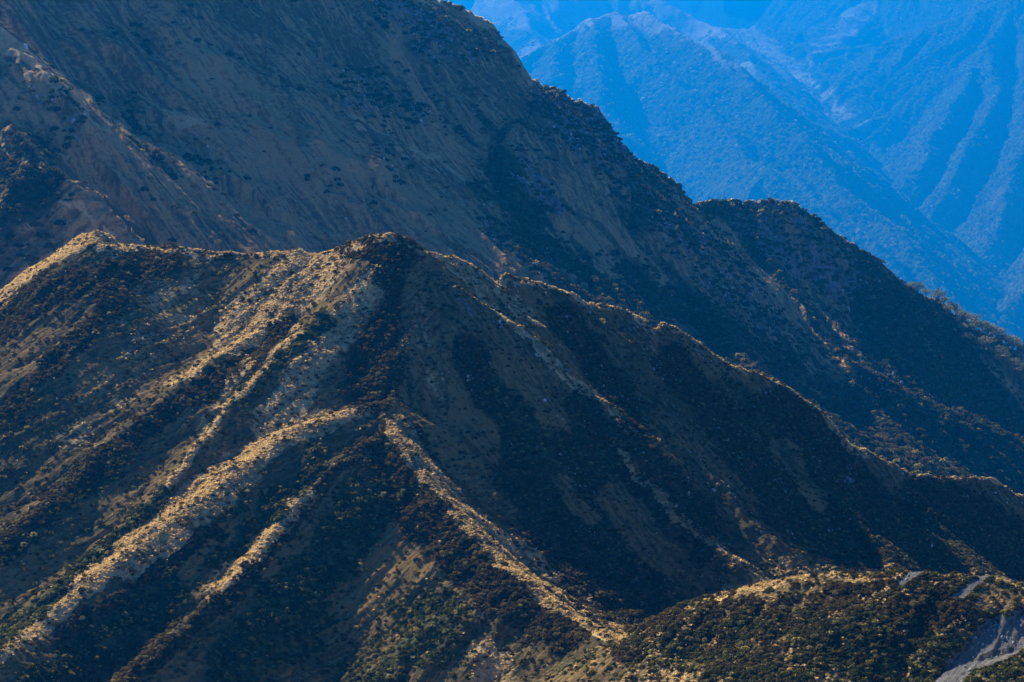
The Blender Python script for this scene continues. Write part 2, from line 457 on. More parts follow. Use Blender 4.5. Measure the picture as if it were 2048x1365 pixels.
# ------------------------------------------------------------------ far range
F1 = [(700, 260, 6400), (900, 200, 6600), (1038, 113, 6800), (1108, 77, 6900), (1181, 36, 7000), (1236, 22, 7050), (1258, 29, 7050), (1302, 24, 7000), (1335, 46, 6900), (1410, 90, 6700), (1469, 123, 6550), (1524, 190, 6350), (1604, 271, 6100), (1663, 359, 5900), (1751, 425, 5700), (1806, 487, 5550), (1900, 590, 5300), (2048, 740, 5000)]
F1b = [(1236, 22, 7050), (1300, 110, 6700), (1421, 227, 6300), (1458, 253, 6200), (1531, 304, 6050), (1604, 363, 5900), (1663, 414, 5750), (1760, 500, 5500), (1850, 600, 5250)]
F1c = [(1421, 227, 6300), (1500, 320, 5900), (1538, 333, 5800), (1600, 390, 5600), (1680, 460, 5400), (1780, 560, 5150)]
F1d = [(1538, 333, 5800), (1500, 385, 5650), (1470, 440, 5500), (1440, 520, 5350)]
F1e = [(1181, 36, 7000), (1190, 140, 6600), (1230, 260, 6250), (1290, 360, 5950), (1360, 460, 5650)]
F1f = [(1108, 77, 6900), (1100, 170, 6550), (1130, 260, 6250), (1180, 340, 5950)]
F0 = [(600, -250, 9500), (850, -140, 9300), (1000, -60, 9100), (1120, -30, 9000), (1300, -12, 9000), (1346, 10, 8900), (1400, 40, 8800), (1455, 70, 8500), (1520, 140, 8000), (1600, 230, 7400)]
F0b = [(1000, -60, 9100), (1040, 20, 8700), (1080, 90, 8300)]
FV = [(1500, 60, 9600), (1600, 150, 9000), (1720, 245, 8500), (1850, 420, 7600), (1950, 520, 7000), (2048, 660, 6200), (2200, 780, 5400), (2500, 950, 4600)]
FH = [(1100, -160, 11500), (1300, -130, 11300), (1450, -90, 11200), (1600, -110, 11200), (1760, -140, 11000), (2000, -260, 10500), (2300, -380, 10000)]
FHa = [(1760, -140, 11000), (1745, -20, 10500), (1700, 30, 10200), (1650, 60, 9900), (1600, 95, 9600)]
F2 = [(2300, -330, 9300), (2150, -160, 9000), (2050, -20, 8700), (1967, 84, 8300), (1960, 130, 8100), (1919, 190, 7800), (1868, 264, 7400), (1840, 330, 7150)]
F2b = [(2050, -20, 8700), (1900, 40, 8700), (1800, 110, 8500), (1740, 170, 8300), (1700, 220, 8100)]
F2c = [(1967, 84, 8300), (2000, 180, 7800), (1965, 240, 7500), (1920, 300, 7200), (1900, 360, 7000)]
F2d = [(2150, -160, 9000), (2110, 100, 8000), (2080, 230, 7400), (2030, 330, 7000), (2000, 410, 6750), (1980, 480, 6550)]
F2e = [(2300, 100, 7700), (2200, 300, 6900), (2120, 480, 6300), (2060, 560, 6100), (2010, 640, 5900)]
FS = 2.2
for L_ in (FV, FH, F0, F1, F2, FHa, F0b, F1f, F1e, F1b, F1c, F1d, F2b, F2c, F2d, F2e):
    L_[:] = [(u, v, d * FS) for u, v, d in L_]
far_r = [
    Ridge(FV, 0.22, 0.22, 102, 9000, 10, 119, 0, 16, 100),
    Ridge(FH, 1.0, 1.0, 10, 9000, 24, 100, 0, 9, 40),
    Ridge(F0, 0.8, 0.9, 20, 9000, 16, 100, 25, 7, 30),
    Ridge(F1, 0.9, 1.05, 6, 9000, 12, 80, 25, 1, 16),
    Ridge(F2, 1.0, 1.0, 6, 9000, 22, 100, -35, 11, 16),
    Ridge(FHa, 0.6, 0.6, 68, 9000, 10, 119, -30, 10, 80),
    Ridge(F0b, 0.8, 0.8, 20, 9000, 16, 100, 20, 8, 40),
    Ridge(F1f, 0.95, 0.95, 16, 9000, 16, 80, 0, 6, 24),
    Ridge(F1e, 0.95, 0.95, 16, 9000, 16, 80, 10, 5, 24),
    Ridge(F1b, 0.95, 0.95, 8, 9000, 14, 80, 30, 2, 16),
    Ridge(F1c, 0.95, 0.95, 6, 9000, 14, 80, 25, 3, 16),
    Ridge(F1d, 1.0, 1.0, 6, 9000, 14, 80, 5, 4, 16),
    Ridge(F2b, 0.6, 0.6, 68, 9000, 14, 100, -35, 12, 80),
    Ridge(F2c, 1.0, 1.0, 6, 9000, 16, 80, -30, 13, 16),
    Ridge(F2d, 1.0, 1.0, 10, 9000, 16, 80, -25, 14, 24),
    Ridge(F2e, 1.0, 1.0, 10, 9000, 16, 80, -25, 15, 24),
]
settle(far_r, 5, {k_: v_ * FS for k_, v_ in {10: 20, 8: 30, 6: 30, 5: 40, 2: 50, 3: 50, 4: 40, 12: 30, 13: 40, 14: 40, 15: 40}.items()})


def cap(U, V, pts, w):
    """0..1 closeness to a planned line of plants, rock"""
    best = np.full(U.shape, 1e9, f32)
    if len(pts) == 1:
        pts = [pts[0], (pts[0][0] + .1, pts[0][1])]
    for (u0, v0), (u1, v1) in zip(pts[:-1], pts[1:]):
        dx, dy = u1 - u0, v1 - v0
        L2 = dx * dx + dy * dy + 1e-6
        t = np.clip(((U - u0) * dx + (V - v0) * dy) / L2, 0, 1)
        best = np.minimum(best, np.hypot(U - u0 - t * dx, V - v0 - t * dy))
    return 1 - sstep(w * 0.45, w * 1.25, best)


def inside(U, V, poly):
    r = np.zeros(U.shape, bool)
    n = len(poly)
    for i in range(n):
        (x0, y0), (x1, y1) = poly[i], poly[(i + 1) % n]
        if y0 == y1:
            continue
        cr = ((V < y0) != (V < y1)) & (U < (x1 - x0) * (V - y0) / (y1 - y0) + x0)
        r ^= cr
    return r


def caps(U, V, lst):
    r = np.zeros(U.shape, f32)
    for pts, w, a in lst:
        r = np.maximum(r, a * cap(U, V, pts, w))
    return r


m_hill = ground_mat('hill_plants', 1.0, NEARCOL, 0.32)
m_back = ground_mat('mountain_plants', 2.6, MIDCOL, 1.6)
FARCOL = dict(base=(0.07, 0.075, 0.04), base2=(0.12, 0.12, 0.07), straw=(0.42, 0.40, 0.34), straw2=(0.28, 0.27, 0.22), green=(0.03, 0.045, 0.022), green2=(0.07, 0.085, 0.04),
              scrub=(0.03, 0.04, 0.02), scrub2=(0.05, 0.055, 0.03), rock=(0.2, 0.2, 0.2), rock2=(0.4, 0.4, 0.4))
m_far = ground_mat('far_forest_ground', 22.0, FARCOL, 8.0)

# ------------------------------------------------------------------ hill: ground, masks of plants and painted light, scree
X, Y, h, A, D, S, c, l, T, rock, rill = build_hill()
x, y = X.ravel(), Y.ravel()
U, V = PIX(x, y, h)
U += 14 * noise(x / 9, y / 9, 61) + 6 * noise(x / 2.5, y / 2.5, 62)
V += 14 * noise(x / 9, y / 9, 63) + 6 * noise(x / 2.5, y / 2.5, 64)
SCREE = [[(1788, 1172), (1803, 1156), (1822, 1144), (1848, 1136), (1846, 1148), (1818, 1163), (1795, 1176)],
         [(1900, 1190), (1922, 1180), (1934, 1166), (1955, 1154), (1985, 1150), (1965, 1164), (1945, 1176), (1934, 1196), (1912, 1196)],
         [(1845, 1400), (1875, 1345), (1918, 1302), (1955, 1262), (1975, 1240), (1992, 1228), (2012, 1240), (2030, 1222), (2100, 1205), (2300, 1190), (2300, 1270), (2100, 1272), (2048, 1300), (1985, 1328), (1950, 1340), (1915, 1375), (1880, 1420)]]
U0, V0 = PIX(x, y, h)
scr = [inside(U0 + 5 * noise(x / 1.2, y / 1.2, 65), V0 + 4 * noise(x / 1.2, y / 1.2, 66), p) for p in SCREE]
scr_any = scr[0] | scr[1] | scr[2]
sm = scr_any.reshape(X.shape).astype(f32)
for _ in range(3):
    sm[1:-1, 1:-1] = (sm[1:-1, 1:-1] * 2 + sm[:-2, 1:-1] + sm[2:, 1:-1] + sm[1:-1, :-2] + sm[1:-1, 2:]) / 6
big = scr[2].reshape(X.shape).astype(f32)
for _ in range(5):
    big[1:-1, 1:-1] = (big[1:-1, 1:-1] * 2 + big[:-2, 1:-1] + big[2:, 1:-1] + big[1:-1, :-2] + big[1:-1, 2:]) / 6
small = np.maximum(sm - big, 0)
h_scree = h - .55 * sstep(0, .5, big.ravel()) - .12 + .10 * ridged(c / 1.5, l / 22, 90, 3) * sstep(.2, .9, big.ravel()) + .06 * noise(x / .8, y / .8, 93)
h = h - big.ravel() * 2.0 - small.ravel() * .8

straw = caps(U, V, [  # pale grass; spur bands and crest lines also paint sunlight into the colour
    ([(740, 822), (640, 850)], 16, .6), ([(640, 843), (560, 880), (476, 932), (420, 974), (350, 1033), (290, 1078), (215, 1132), (150, 1186)], 30, 1.0),
    ([(480, 945), (400, 1005), (330, 1062), (260, 1110)], 52, 1.0),
    ([(150, 1205), (60, 1275), (0, 1320)], 24, .55),
    ([(786, 852), (838, 922), (890, 990), (945, 1058), (1010, 1118), (1080, 1180), (1150, 1232), (1235, 1268)], 26, 1.0),
    ([(900, 1000), (960, 1045), (1030, 1090), (1110, 1150), (1200, 1225)], 15, .7),
    ([(610, 1000), (550, 1065), (480, 1135), (420, 1185)], 24, .7),
    ([(0, 590), (60, 545), (120, 506), (195, 470), (240, 495)], 20, .9),  # sunlit edge of the left peak, painted as straw
    ([(240, 495), (420, 510), (640, 512), (770, 472), (850, 505)], 7, .8),  # bright skyline rim painted into the colour
    ([(640, 530), (560, 590), (480, 665)], 62, .85), ([(420, 560), (300, 700), (160, 860)], 60, .35), ([(330, 560), (250, 660)], 50, .3),  # sunlit upper face painted in as straw
    ([(760, 560), (690, 650), (600, 760), (540, 850)], 44, .6),
    ([(600, 665), (465, 800), (403, 884), (340, 965)], 10, .9),
    ([(620, 590), (500, 650), (420, 715), (345, 765)], 10, .85),
    ([(500, 720), (400, 850)], 12, .7),
    ([(880, 515), (920, 535), (960, 570), (1000, 632), (1068, 684)], 11, .9),  # backlit rims of the right-hand crests painted as thin straw lines
    ([(1000, 575), (1040, 625), (1085, 655)], 9, .9),
    ([(1035, 650), (1090, 716), (1145, 764), (1200, 800), (1235, 840)], 7, .95),
    ([(1240, 905), (1260, 935), (1302, 975), (1350, 1030), (1402, 1070)], 11, .9),
    ([(1402, 1066), (1468, 1117), (1530, 1170)], 6, .9),
    ([(905, 512), (1000, 562), (1100, 570), (1190, 612), (1240, 612), (1308, 660), (1325, 645), (1400, 690)], 5, .75),
    ([(1540, 755), (1640, 822), (1700, 888), (1780, 926), (1900, 956), (1990, 960)], 5, .9),
    ([(850, 600), (850, 700), (900, 850)], 30, .3),
    ([(1450, 1184), (1600, 1152), (1750, 1160), (1845, 1140), (1950, 1152), (2048, 1166)], 7, .8),
    ([(1300, 1300), (1350, 1365)], 60, .45), ([(1640, 1330), (1560, 1365)], 60, .4), ([(980, 1340)], 70, .5), ([(60, 180)], 1, 0),
])
scrub = caps(U, V, [
    ([(790, 510), (820, 590), (775, 690), (740, 770)], 70, .9),
    ([(560, 650), (480, 730), (366, 800), (250, 885), (140, 975), (0, 1095)], 24, .95),
    ([(800, 900), (815, 970), (880, 1065), (990, 1170), (1120, 1250)], 66, .95), ([(1200, 1150), (1290, 1230)], 50, .9), ([(1560, 1000), (1750, 1110), (2048, 1120)], 60, .7),  # includes shade of the valley behind the saddle, painted as dark scrub
    ([(0, 650), (120, 575), (250, 560), (330, 520)], 42, .8),
    ([(690, 490), (770, 500), (840, 540)], 40, .8),
    ([(430, 1060), (350, 1120), (250, 1190), (120, 1280)], 20, .75),
    ([(740, 880), (640, 985), (560, 1080), (470, 1175), (366, 1275), (250, 1365)], 20, .8),
    ([(240, 590), (180, 660), (90, 740), (0, 845)], 22, .8),
    ([(930, 700), (960, 830), (1020, 920), (1090, 1010), (1190, 1130)], 50, .85),
    ([(1130, 870), (1200, 1000), (1300, 1150)], 40, .6),
    ([(1250, 1290), (1400, 1240), (1500, 1230)], 45, .7), ([(1700, 1200), (1900, 1220)], 60, .65), ([(1450, 1290), (1620, 1260), (1560, 1350)], 80, .6), ([(1720, 1300), (1820, 1250)], 70, .5),
    ([(640, 520), (560, 510), (430, 515)], 9, .7), ([(330, 1240), (150, 1365)], 40, .5),
    ([(1150, 800), (1260, 950), (1400, 1120)], 30, .7), ([(1130, 640), (1200, 740), (1300, 900), (1420, 1060)], 40, .75), ([(1340, 720), (1460, 880), (1600, 1060)], 40, .75), ([(1560, 800), (1700, 960), (1850, 1100)], 46, .75), ([(1850, 980), (2048, 1080)], 50, .7),
    ([(1080, 1060), (1160, 1150), (1260, 1240)], 50, .95), ([(1250, 1160), (1330, 1220)], 40, .9),  # shaded valley behind the saddle darkened in the colour
])
green = caps(U, V, [
    ([(330, 990), (250, 1070), (176, 1130), (90, 1205), (0, 1285)], 20, 1.0),
    ([(230, 930), (120, 1020), (0, 1120)], 26, .75),
    ([(640, 640), (560, 730), (470, 800)], 28, .5),
    ([(860, 1250), (760, 1340)], 110, .5), ([(1450, 1290), (1800, 1300)], 90, .6),
    ([(1220, 940), (1120, 900)], 60, .7), ([(1350, 1150)], 80, .5), ([(1700, 1060), (1900, 1100)], 100, .6), ([(500, 980), (420, 1060)], 30, .5), ([(640, 920), (540, 1020), (430, 1130)], 24, .8), ([(720, 1020), (620, 1160), (470, 1330)], 75, .9), ([(330, 1190), (150, 1330), (60, 1400)], 50, .9), ([(420, 960), (300, 1050), (150, 1180)], 22, .45), ([(330, 840), (180, 960), (40, 1060)], 26, .35), ([(150, 720), (60, 840), (0, 930)], 50, .3), ([(1000, 800), (1100, 940), (1240, 1120)], 50, .8), ([(1450, 800), (1700, 1080)], 60, .6),  # includes shade of the left spur flanks, painted as dark green
    ([(1300, 1300), (2048, 1340)], 60, .5), ([(560, 1250)], 130, .55),
])
rk = np.where(rock, 0.30, 0.0) + caps(U, V, [([(915, 580), (935, 640)], 10, .3), ([(1270, 650)], 24, .12), ([(1380, 690)], 30, .12), ([(1690, 950)], 20, .3)])
bare = caps(U, V, [([(860, 560), (850, 680), (870, 790), (950, 890)], 62, 1), ([(1010, 700), (1060, 800)], 22, .8), ([(1230, 1000), (1300, 1090), (1380, 1170)], 40, .9), ([(1120, 960), (1180, 1040)], 18, .8),
                   ([(1300, 830), (1400, 960)], 26, .7), ([(1560, 900), (1640, 1010)], 24, .8), ([(300, 600), (220, 760)], 60, .7), ([(520, 900), (430, 1000)], 22, .5), ([(690, 950), (600, 1080)], 26, .4)])
scrub *= 1 - bare
green *= 1 - bare
scrub *= 1 - .85 * sstep(.45, .9, straw)
green *= 1 - .85 * sstep(.45, .9, straw)
grow = fbm(x / 16, y / 16, 71, 4)
gully = np.clip(-rill * .55, -.25, .6)
green += .45 * gully
scrub = np.clip(scrub + 0.15 * grow + np.where(rock, .1, .06) * (1 - bare), 0, 1)
green = np.clip(green + 0.15 * fbm(x / 20, y / 20, 72, 4) + np.where(rock, .25, .1) * (1 - bare) - .25 * bare, 0, 1)
straw = np.clip(straw + 0.12 * fbm(x / 10, y / 10, 73, 4) + .06, 0, 1)
rk *= 1 - bare
att = dict(c=c, l=l, straw=straw, scrub=scrub, green=green, rock=rk)
hidden = h < -230
hill = grid_mesh('hill', X, Y, h, m_hill, att, keep=lambda q: (h[q].max(1) > -230) & ~((sm.ravel()[q] > .93).all(1)))

g = NT('scree_gravel')
pos = g.n('ShaderNodeNewGeometry').outputs['Position']
f1 = g.noise(pos, 4.0, 3, 0.7); f2 = g.noise(g.vec(g.math('MULTIPLY', g.attr('c'), 0.9), g.math('MULTIPLY', g.attr('l'), 0.08)), 1.0, 4)
col = g.mix(g.math('ADD', g.math('MULTIPLY', f1, .5), g.math('MULTIPLY', f2, .5)), (0.09, 0.087, 0.084), (0.21, 0.204, 0.196))
bm_ = g.n('ShaderNodeBump', {'Height': g.math('ADD', f1, g.math('MULTIPLY', f2, 2.0)), 'Distance': 0.25})
g.set(g.out.inputs['Surface'], g.n('ShaderNodeBsdfDiffuse', {'Color': col, 'Roughness': .9, 'Normal': bm_.outputs[0]}).outputs[0])
for k in range(3):
    part = ((big if k == 2 else small).ravel() > .06) & ((U0 > 1700) if k == 2 else ((U0 < 1872) if k == 0 else (U0 >= 1872)))
    grid_mesh('scree', X, Y, h_scree, g.m, dict(c=c, l=l), keep=lambda q: part[q].any(1))

# ------------------------------------------------------------------ back mountain ground
X2, Y2 = grid(-0.262, 0.262, 640, 950, 2150, 440)
x2 = X2.ravel(); y2 = Y2.ravel()
h2, A2, D2, S2_, c2, l2, T2_ = terrain(X2 + fbm(X2 / 90, Y2 / 90, 5, 3) * 3, Y2 + fbm(X2 / 90, Y2 / 90, 6, 3) * 3, back_r)
cw2 = c2 + 8 * noise(x2 / 70, y2 / 70, 78)
rill2 = ridged(cw2 / 30, l2 / 170, 31, 5, 0.55) + .8 * ridged(cw2 / 75, l2 / 330, 32, 3, .5)
h2 += rill2 * sstep(1, 30, D2) * 3.4
h2 += fbm(x2 / 35, y2 / 35, 33, 6, 0.55) * 2.0
U2, V2 = PIX(x2, y2, h2)
U2 += 25 * fbm(x2 / 30, y2 / 30, 81, 3); V2 += 25 * fbm(x2 / 30, y2 / 30, 82, 3)
rk2 = caps(U2, V2, [([(760, 10), (880, 60)], 45, .8), ([(690, 180), (850, 240)], 45, .6), ([(860, 110), (960, 100)], 40, .6), ([(1120, 220), (1215, 300)], 60, .9),
                    ([(1040, 330), (1100, 430)], 35, .8), ([(1260, 370), (1390, 480)], 60, .7), ([(1500, 430), (1700, 560)], 70, .75), ([(1440, 560), (1560, 700)], 55, .6),
                    ([(1000, 470), (1100, 560)], 35, .6), ([(380, 300), (420, 360)], 30, .5), ([(80, 170), (160, 290)], 40, .6), ([(1680, 680), (1780, 760)], 60, .5), ([(640, 360)], 40, .4), ([(780, 330)], 40, .4)])
h2 += rk2 * (ridged(x2 / 14, y2 / 14, 35, 4, .6) * 2.6 + fbm(x2 / 5, y2 / 5, 36, 3) * 1.2)
straw2 = caps(U2, V2, [([(-50, 50), (0, 75), (60, 115), (120, 165)], 20, 1.0), ([(120, 165), (180, 225), (230, 255)], 7, .7), ([(687, 216), (804, 293), (954, 373), (1057, 450)], 6, .6),  # sunlit strands and crest rims painted as pale grass
                       ([(77, 348), (121, 392), (157, 406), (205, 447), (238, 482)], 6, .9), ([(850, -2), (930, 20), (1000, 70), (1050, 140), (1080, 165)], 6, .8),
                       ([(1400, 402), (1540, 398), (1620, 420), (1690, 486)], 6, .7), ([(240, 240), (420, 250)], 10, .5), ([(1830, 592), (1870, 594)], 6, .8)])
gl = sstep(900, 1500, U2 + V2 * .6)
rill2 = rill2 * sstep(1, 30, D2)
green2 = np.clip(.06 - .38 * np.clip(rill2, -1.2, 1) + .62 * gl + .25 * fbm(x2 / 60, y2 / 60, 83, 4) + caps(U2, V2, [([(950, 200), (1000, 420), (1150, 560)], 50, .4), ([(30, 300), (100, 420)], 80, .35), ([(700, 100)], 90, .2)]), 0, 1)
scrub2 = np.clip(.08 - .18 * np.clip(rill2, -1.2, 1) + .3 * fbm(x2 / 45, y2 / 45, 84, 4) + .35 * sstep(1500, 1900, U2) + caps(U2, V2, [([(55, 330), (60, 450), (20, 520)], 90, .6), ([(20, 150), (160, 330)], 60, .3), ([(260, 240), (330, 330)], 30, .5), ([(1250, 640), (1500, 780), (1700, 880), (1980, 960)], 130, .75), ([(1780, 640), (1900, 800), (2048, 900)], 120, .5)]), 0, 1)
grid_mesh('mountain', X2, Y2, h2, m_back, dict(c=c2, l=l2, straw=np.clip(straw2 + .05, 0, 1), scrub=scrub2, green=green2, rock=np.clip(rk2 * .72, 0, 1)), keep=lambda q: (h2[q].max(1) > -420))

# ------------------------------------------------------------------ far range ground
X4, Y4 = grid(-0.08, 0.262, 480, 4000 * FS, 12500 * FS, 560)
x4 = X4.ravel(); y4 = Y4.ravel()
h4, A4, D4, S4_, c4, l4, T4_ = terrain(X4 + fbm(X4 / 600, Y4 / 600, 5, 3) * 40, Y4 + fbm(X4 / 600, Y4 / 600, 6, 3) * 40, far_r)
cw4 = c4 + 100 * noise(x4 / 850, y4 / 850, 79)
h4 += ridged(cw4 / 200, l4 / 1400, 51, 5, 0.5) * sstep(5, 320, D4) * 40
h4 += fbm(x4 / 320, y4 / 320, 53, 6, 0.5) * 9.0
U4, V4 = PIX(x4, y4, h4)
U4 += 14 * fbm(x4 / 300, y4 / 300, 81, 3); V4 += 14 * fbm(x4 / 300, y4 / 300, 82, 3)
fan = .6 * caps(U4, V4, [([(1400, 20), (1470, 60), (1540, 110), (1600, 150)], 34, 1), ([(1600, 150), (1660, 210), (1730, 248)], 22, .9), ([(1735, 10), (1690, 60), (1630, 110)], 26, 1), ([(1655, 235), (1720, 245)], 12, 1.0)])
grass4 = np.clip(caps(U4, V4, [([(950, 0), (1100, 20), (1250, 10), (1400, 40)], 60, .8), ([(1038, 113), (1181, 36), (1302, 24)], 10, 1.0), ([(1302, 24), (1410, 95), (1500, 150)], 14, .7)]) + .1 * fbm(x4 / 300, y4 / 300, 86, 3), 0, 1)
grid_mesh('far_mountains', X4, Y4, h4, m_far, dict(c=c4, l=l4, straw=np.clip(fan + grass4 * .8, 0, 1), scrub=x4 * 0 + .3, green=np.clip(.55 - fan - grass4, 0, 1), rock=fan * 0), keep=lambda q: (h4[q].max(1) > -1700))

me = bpy.data.meshes.new('valley_floor')
me.from_pydata([(-30000, -3000, -1500), (30000, -3000, -1500), (30000, 40000, -1500), (-30000, 40000, -1500)], [], [(0, 1, 2, 3)])
me.materials.append(m_far)
o = bpy.data.objects.new('valley_floor', me); scene.collection.objects.link(o); o['kind'] = 'structure'


# ------------------------------------------------------------------ plants
def leaf_mat(name, c1, c2, c3, trans=0.34):
    g = NT(name)
    rnd = g.n('ShaderNodeObjectInfo').outputs['Random']
    pos = g.n('ShaderNodeNewGeometry').outputs['Position']
    nz = g.noise(pos, 1.7, 2)
    col = g.mix(g.ramp(rnd, 0.0, 0.6), c1, c2)
    col = g.mix(g.ramp(rnd, 0.75, 1.0), col, c3)
    sc_ = g.math('ADD', .6, g.math('MULTIPLY', nz, .8))
    col = g.n('ShaderNodeVectorMath', {0: col, 1: g.vec(sc_, sc_, sc_)}, operation='MULTIPLY').outputs[0]
    d = g.n('ShaderNodeBsdfDiffuse', {'Color': col, 'Roughness': .6})
    t = g.n('ShaderNodeBsdfTranslucent', {'Color': col})
    m = g.n('ShaderNodeMixShader', {0: trans, 1: d.outputs[0], 2: t.outputs[0]})
    g.set(g.out.inputs['Surface'], m.outputs[0])
    return g.m


def quads_mesh(name, P, mat, tri=False):
    n, k, _ = P.shape
    me = bpy.data.meshes.new(name)
    me.vertices.add(n * k); me.vertices.foreach_set('co', P.astype(f32).ravel())
    me.loops.add(n * k); me.loops.foreach_set('vertex_index', np.arange(n * k, dtype=np.int32))
    me.polygons.add(n)
    me.polygons.foreach_set('loop_start', np.arange(0, n * k, k, dtype=np.int32))
    me.polygons.foreach_set('loop_total', np.full(n, k, np.int32))
    me.update(calc_edges=True); me.materials.append(mat)
    return me


def dome_leaves(rg, n, size, flat=0.75, lumps=5, low=-0.15):
    """leaf sprays set over a lumpy dome one unit across"""
    lp = rg.normal(size=(lumps, 3)); lp[:, 2] = np.abs(lp[:, 2]) * .8
    lp /= np.linalg.norm(lp, axis=1)[:, None]
    d = rg.normal(size=(n * 2, 3)); d /= np.linalg.norm(d, axis=1)[:, None]
    d = d[d[:, 2] > low][:n]
    b = np.max(d @ lp.T, axis=1)
    r = .5 * (.72 + .3 * sstep(.6, .98, b)) * rg.uniform(.8, 1.05, len(d))
    C = d * r[:, None]; C[:, 2] *= flat
    nn = d + rg.normal(size=d.shape) * .45; nn /= np.linalg.norm(nn, axis=1)[:, None]
    t = np.cross(nn, rg.normal(size=d.shape)); t /= np.linalg.norm(t, axis=1)[:, None]
    bt = np.cross(nn, t)
    sz = size * rg.uniform(.6, 1.2, len(d))[:, None]
    P = np.stack([C - t * sz - bt * sz * .6, C + t * sz - bt * sz * .6, C + t * sz * .7 + bt * sz * .7, C - t * sz * .7 + bt * sz * .7], 1)
    P[:, :, 2] += .5 * flat * .35
    return P


def tuft(rg, n):
    a = rg.uniform(0, 2 * math.pi, n); lean = rg.uniform(.15, 1.1, n); L = rg.uniform(.5, .9, n)
    o = np.stack([np.cos(a), np.sin(a), np.zeros(n)], 1)
    sd = np.stack([-np.sin(a), np.cos(a), np.zeros(n)], 1)
    up = np.array([0, 0, 1.])
    b = o * .06
    m = b + (o * np.sin(lean)[:, None] * .6 + up * np.cos(lean)[:, None] * .7) * L[:, None] * .75
    e = m + (o * .55 + up * rg.uniform(-.35, .15, n)[:, None]) * L[:, None] * .6
    w = .055
    P = np.stack([b - sd * w * .6, b + sd * w * .6, m + sd * w, m - sd * w], 1)
    Q = np.stack([m - sd * w, m + sd * w, e + sd * w * .3, e - sd * w * .3], 1)
    return np.concatenate([P, Q], 0)


def rock_mesh(rg, name, mat, n=1):
    import bmesh
    bm = bmesh.new()
    bmesh.ops.create_icosphere(bm, subdivisions=2, radius=.5)
    cuts = rg.normal(size=(9, 3)); cuts /= np.linalg.norm(cuts, axis=1)[:, None]
    dist = rg.uniform(.26, .42, 9)
    for v in bm.verts:
        p = np.array(v.co)
        for c_, d_ in zip(cuts, dist):
            e = p @ c_ - d_
            if e > 0:
                p = p - c_ * e
        p[2] *= 1.25
        v.co = p * (1 + .06 * rg.normal())
    me = bpy.data.meshes.new(name); bm.to_mesh(me); bm.free(); me.materials.append(mat)
    return me


m_shrub = leaf_mat('brown_shrub_leaves', (0.028, 0.021, 0.010), (0.078, 0.058, 0.023), (0.17, 0.14, 0.05))
m_gshrub = leaf_mat('green_shrub_leaves', (0.018, 0.022, 0.008), (0.060, 0.066, 0.019), (0.26, 0.225, 0.08))
m_tuss = leaf_mat('tussock_straw', (0.54, 0.405, 0.19), (0.66, 0.50, 0.26), (0.30, 0.225, 0.09), .5)
m_tree = leaf_mat('beech_leaves', (0.08, 0.09, 0.045), (0.16, 0.155, 0.08), (0.24, 0.22, 0.13))
m_ftree = leaf_mat('far_forest_leaves', (0.07, 0.08, 0.042), (0.14, 0.15, 0.08), (0.26, 0.26, 0.16))
m_bark = leaf_mat('bark', (0.07, 0.055, 0.04), (0.10, 0.08, 0.06), (0.09, 0.08, 0.07), 0.0)
m_rock = leaf_mat('pale_rock', (0.20, 0.20, 0.205), (0.36, 0.36, 0.37), (0.5, 0.5, 0.5), 0.0)

rg = np.random.default_rng(11)
SHRUB = [quads_mesh('brown_shrub', dome_leaves(rg, 80, .12), m_shrub) for _ in range(4)]
GSHRUB = [quads_mesh('green_shrub', dome_leaves(rg, 80, .12, .8), m_gshrub) for _ in range(3)]
TUSS = [quads_mesh('tussock', tuft(rg, 34), m_tuss) for _ in range(4)]
ROCK = [rock_mesh(rg, 'rock', m_rock) for _ in range(4)]
FTREE = [quads_mesh('forest_tree', dome_leaves(rg, 60, .13, 1.0, 6, -.3), m_ftree) for _ in range(4)]


def surf(Xg, Yg, H):
    """sampler: random points on a ground grid with even spread over its plan"""
    ny, na = Xg.shape
    Hg = H.reshape(ny, na)
    area = np.abs((Xg[:-1, 1:] - Xg[:-1, :-1]) * (Yg[1:, :-1] - Yg[:-1, :-1])).ravel()
    Uz = Hg / Yg
    mx = np.maximum.accumulate(Uz, axis=0)
    gap = ((mx - Uz) * Yg)[:-1, :-1].ravel()          # metres below the line of sight

    def sample(n, dens, rg, margin=2.0):
        w = area * dens.reshape(ny, na)[:-1, :-1].ravel() * (gap < margin)
        cs = np.cumsum(w)
        k = np.searchsorted(cs, rg.uniform(0, cs[-1], n))
        k = np.minimum(k, len(w) - 1)
        r, q = k // (na - 1), k % (na - 1)
        fu, fv = rg.uniform(0, 1, n), rg.uniform(0, 1, n)

        def bl(G):
            return (G[r, q] * (1 - fu) + G[r, q + 1] * fu) * (1 - fv) + (G[r + 1, q] * (1 - fu) + G[r + 1, q + 1] * fu) * fv
        return np.stack([bl(Xg), bl(Yg), bl(Hg)], 1), r * na + q
    return sample


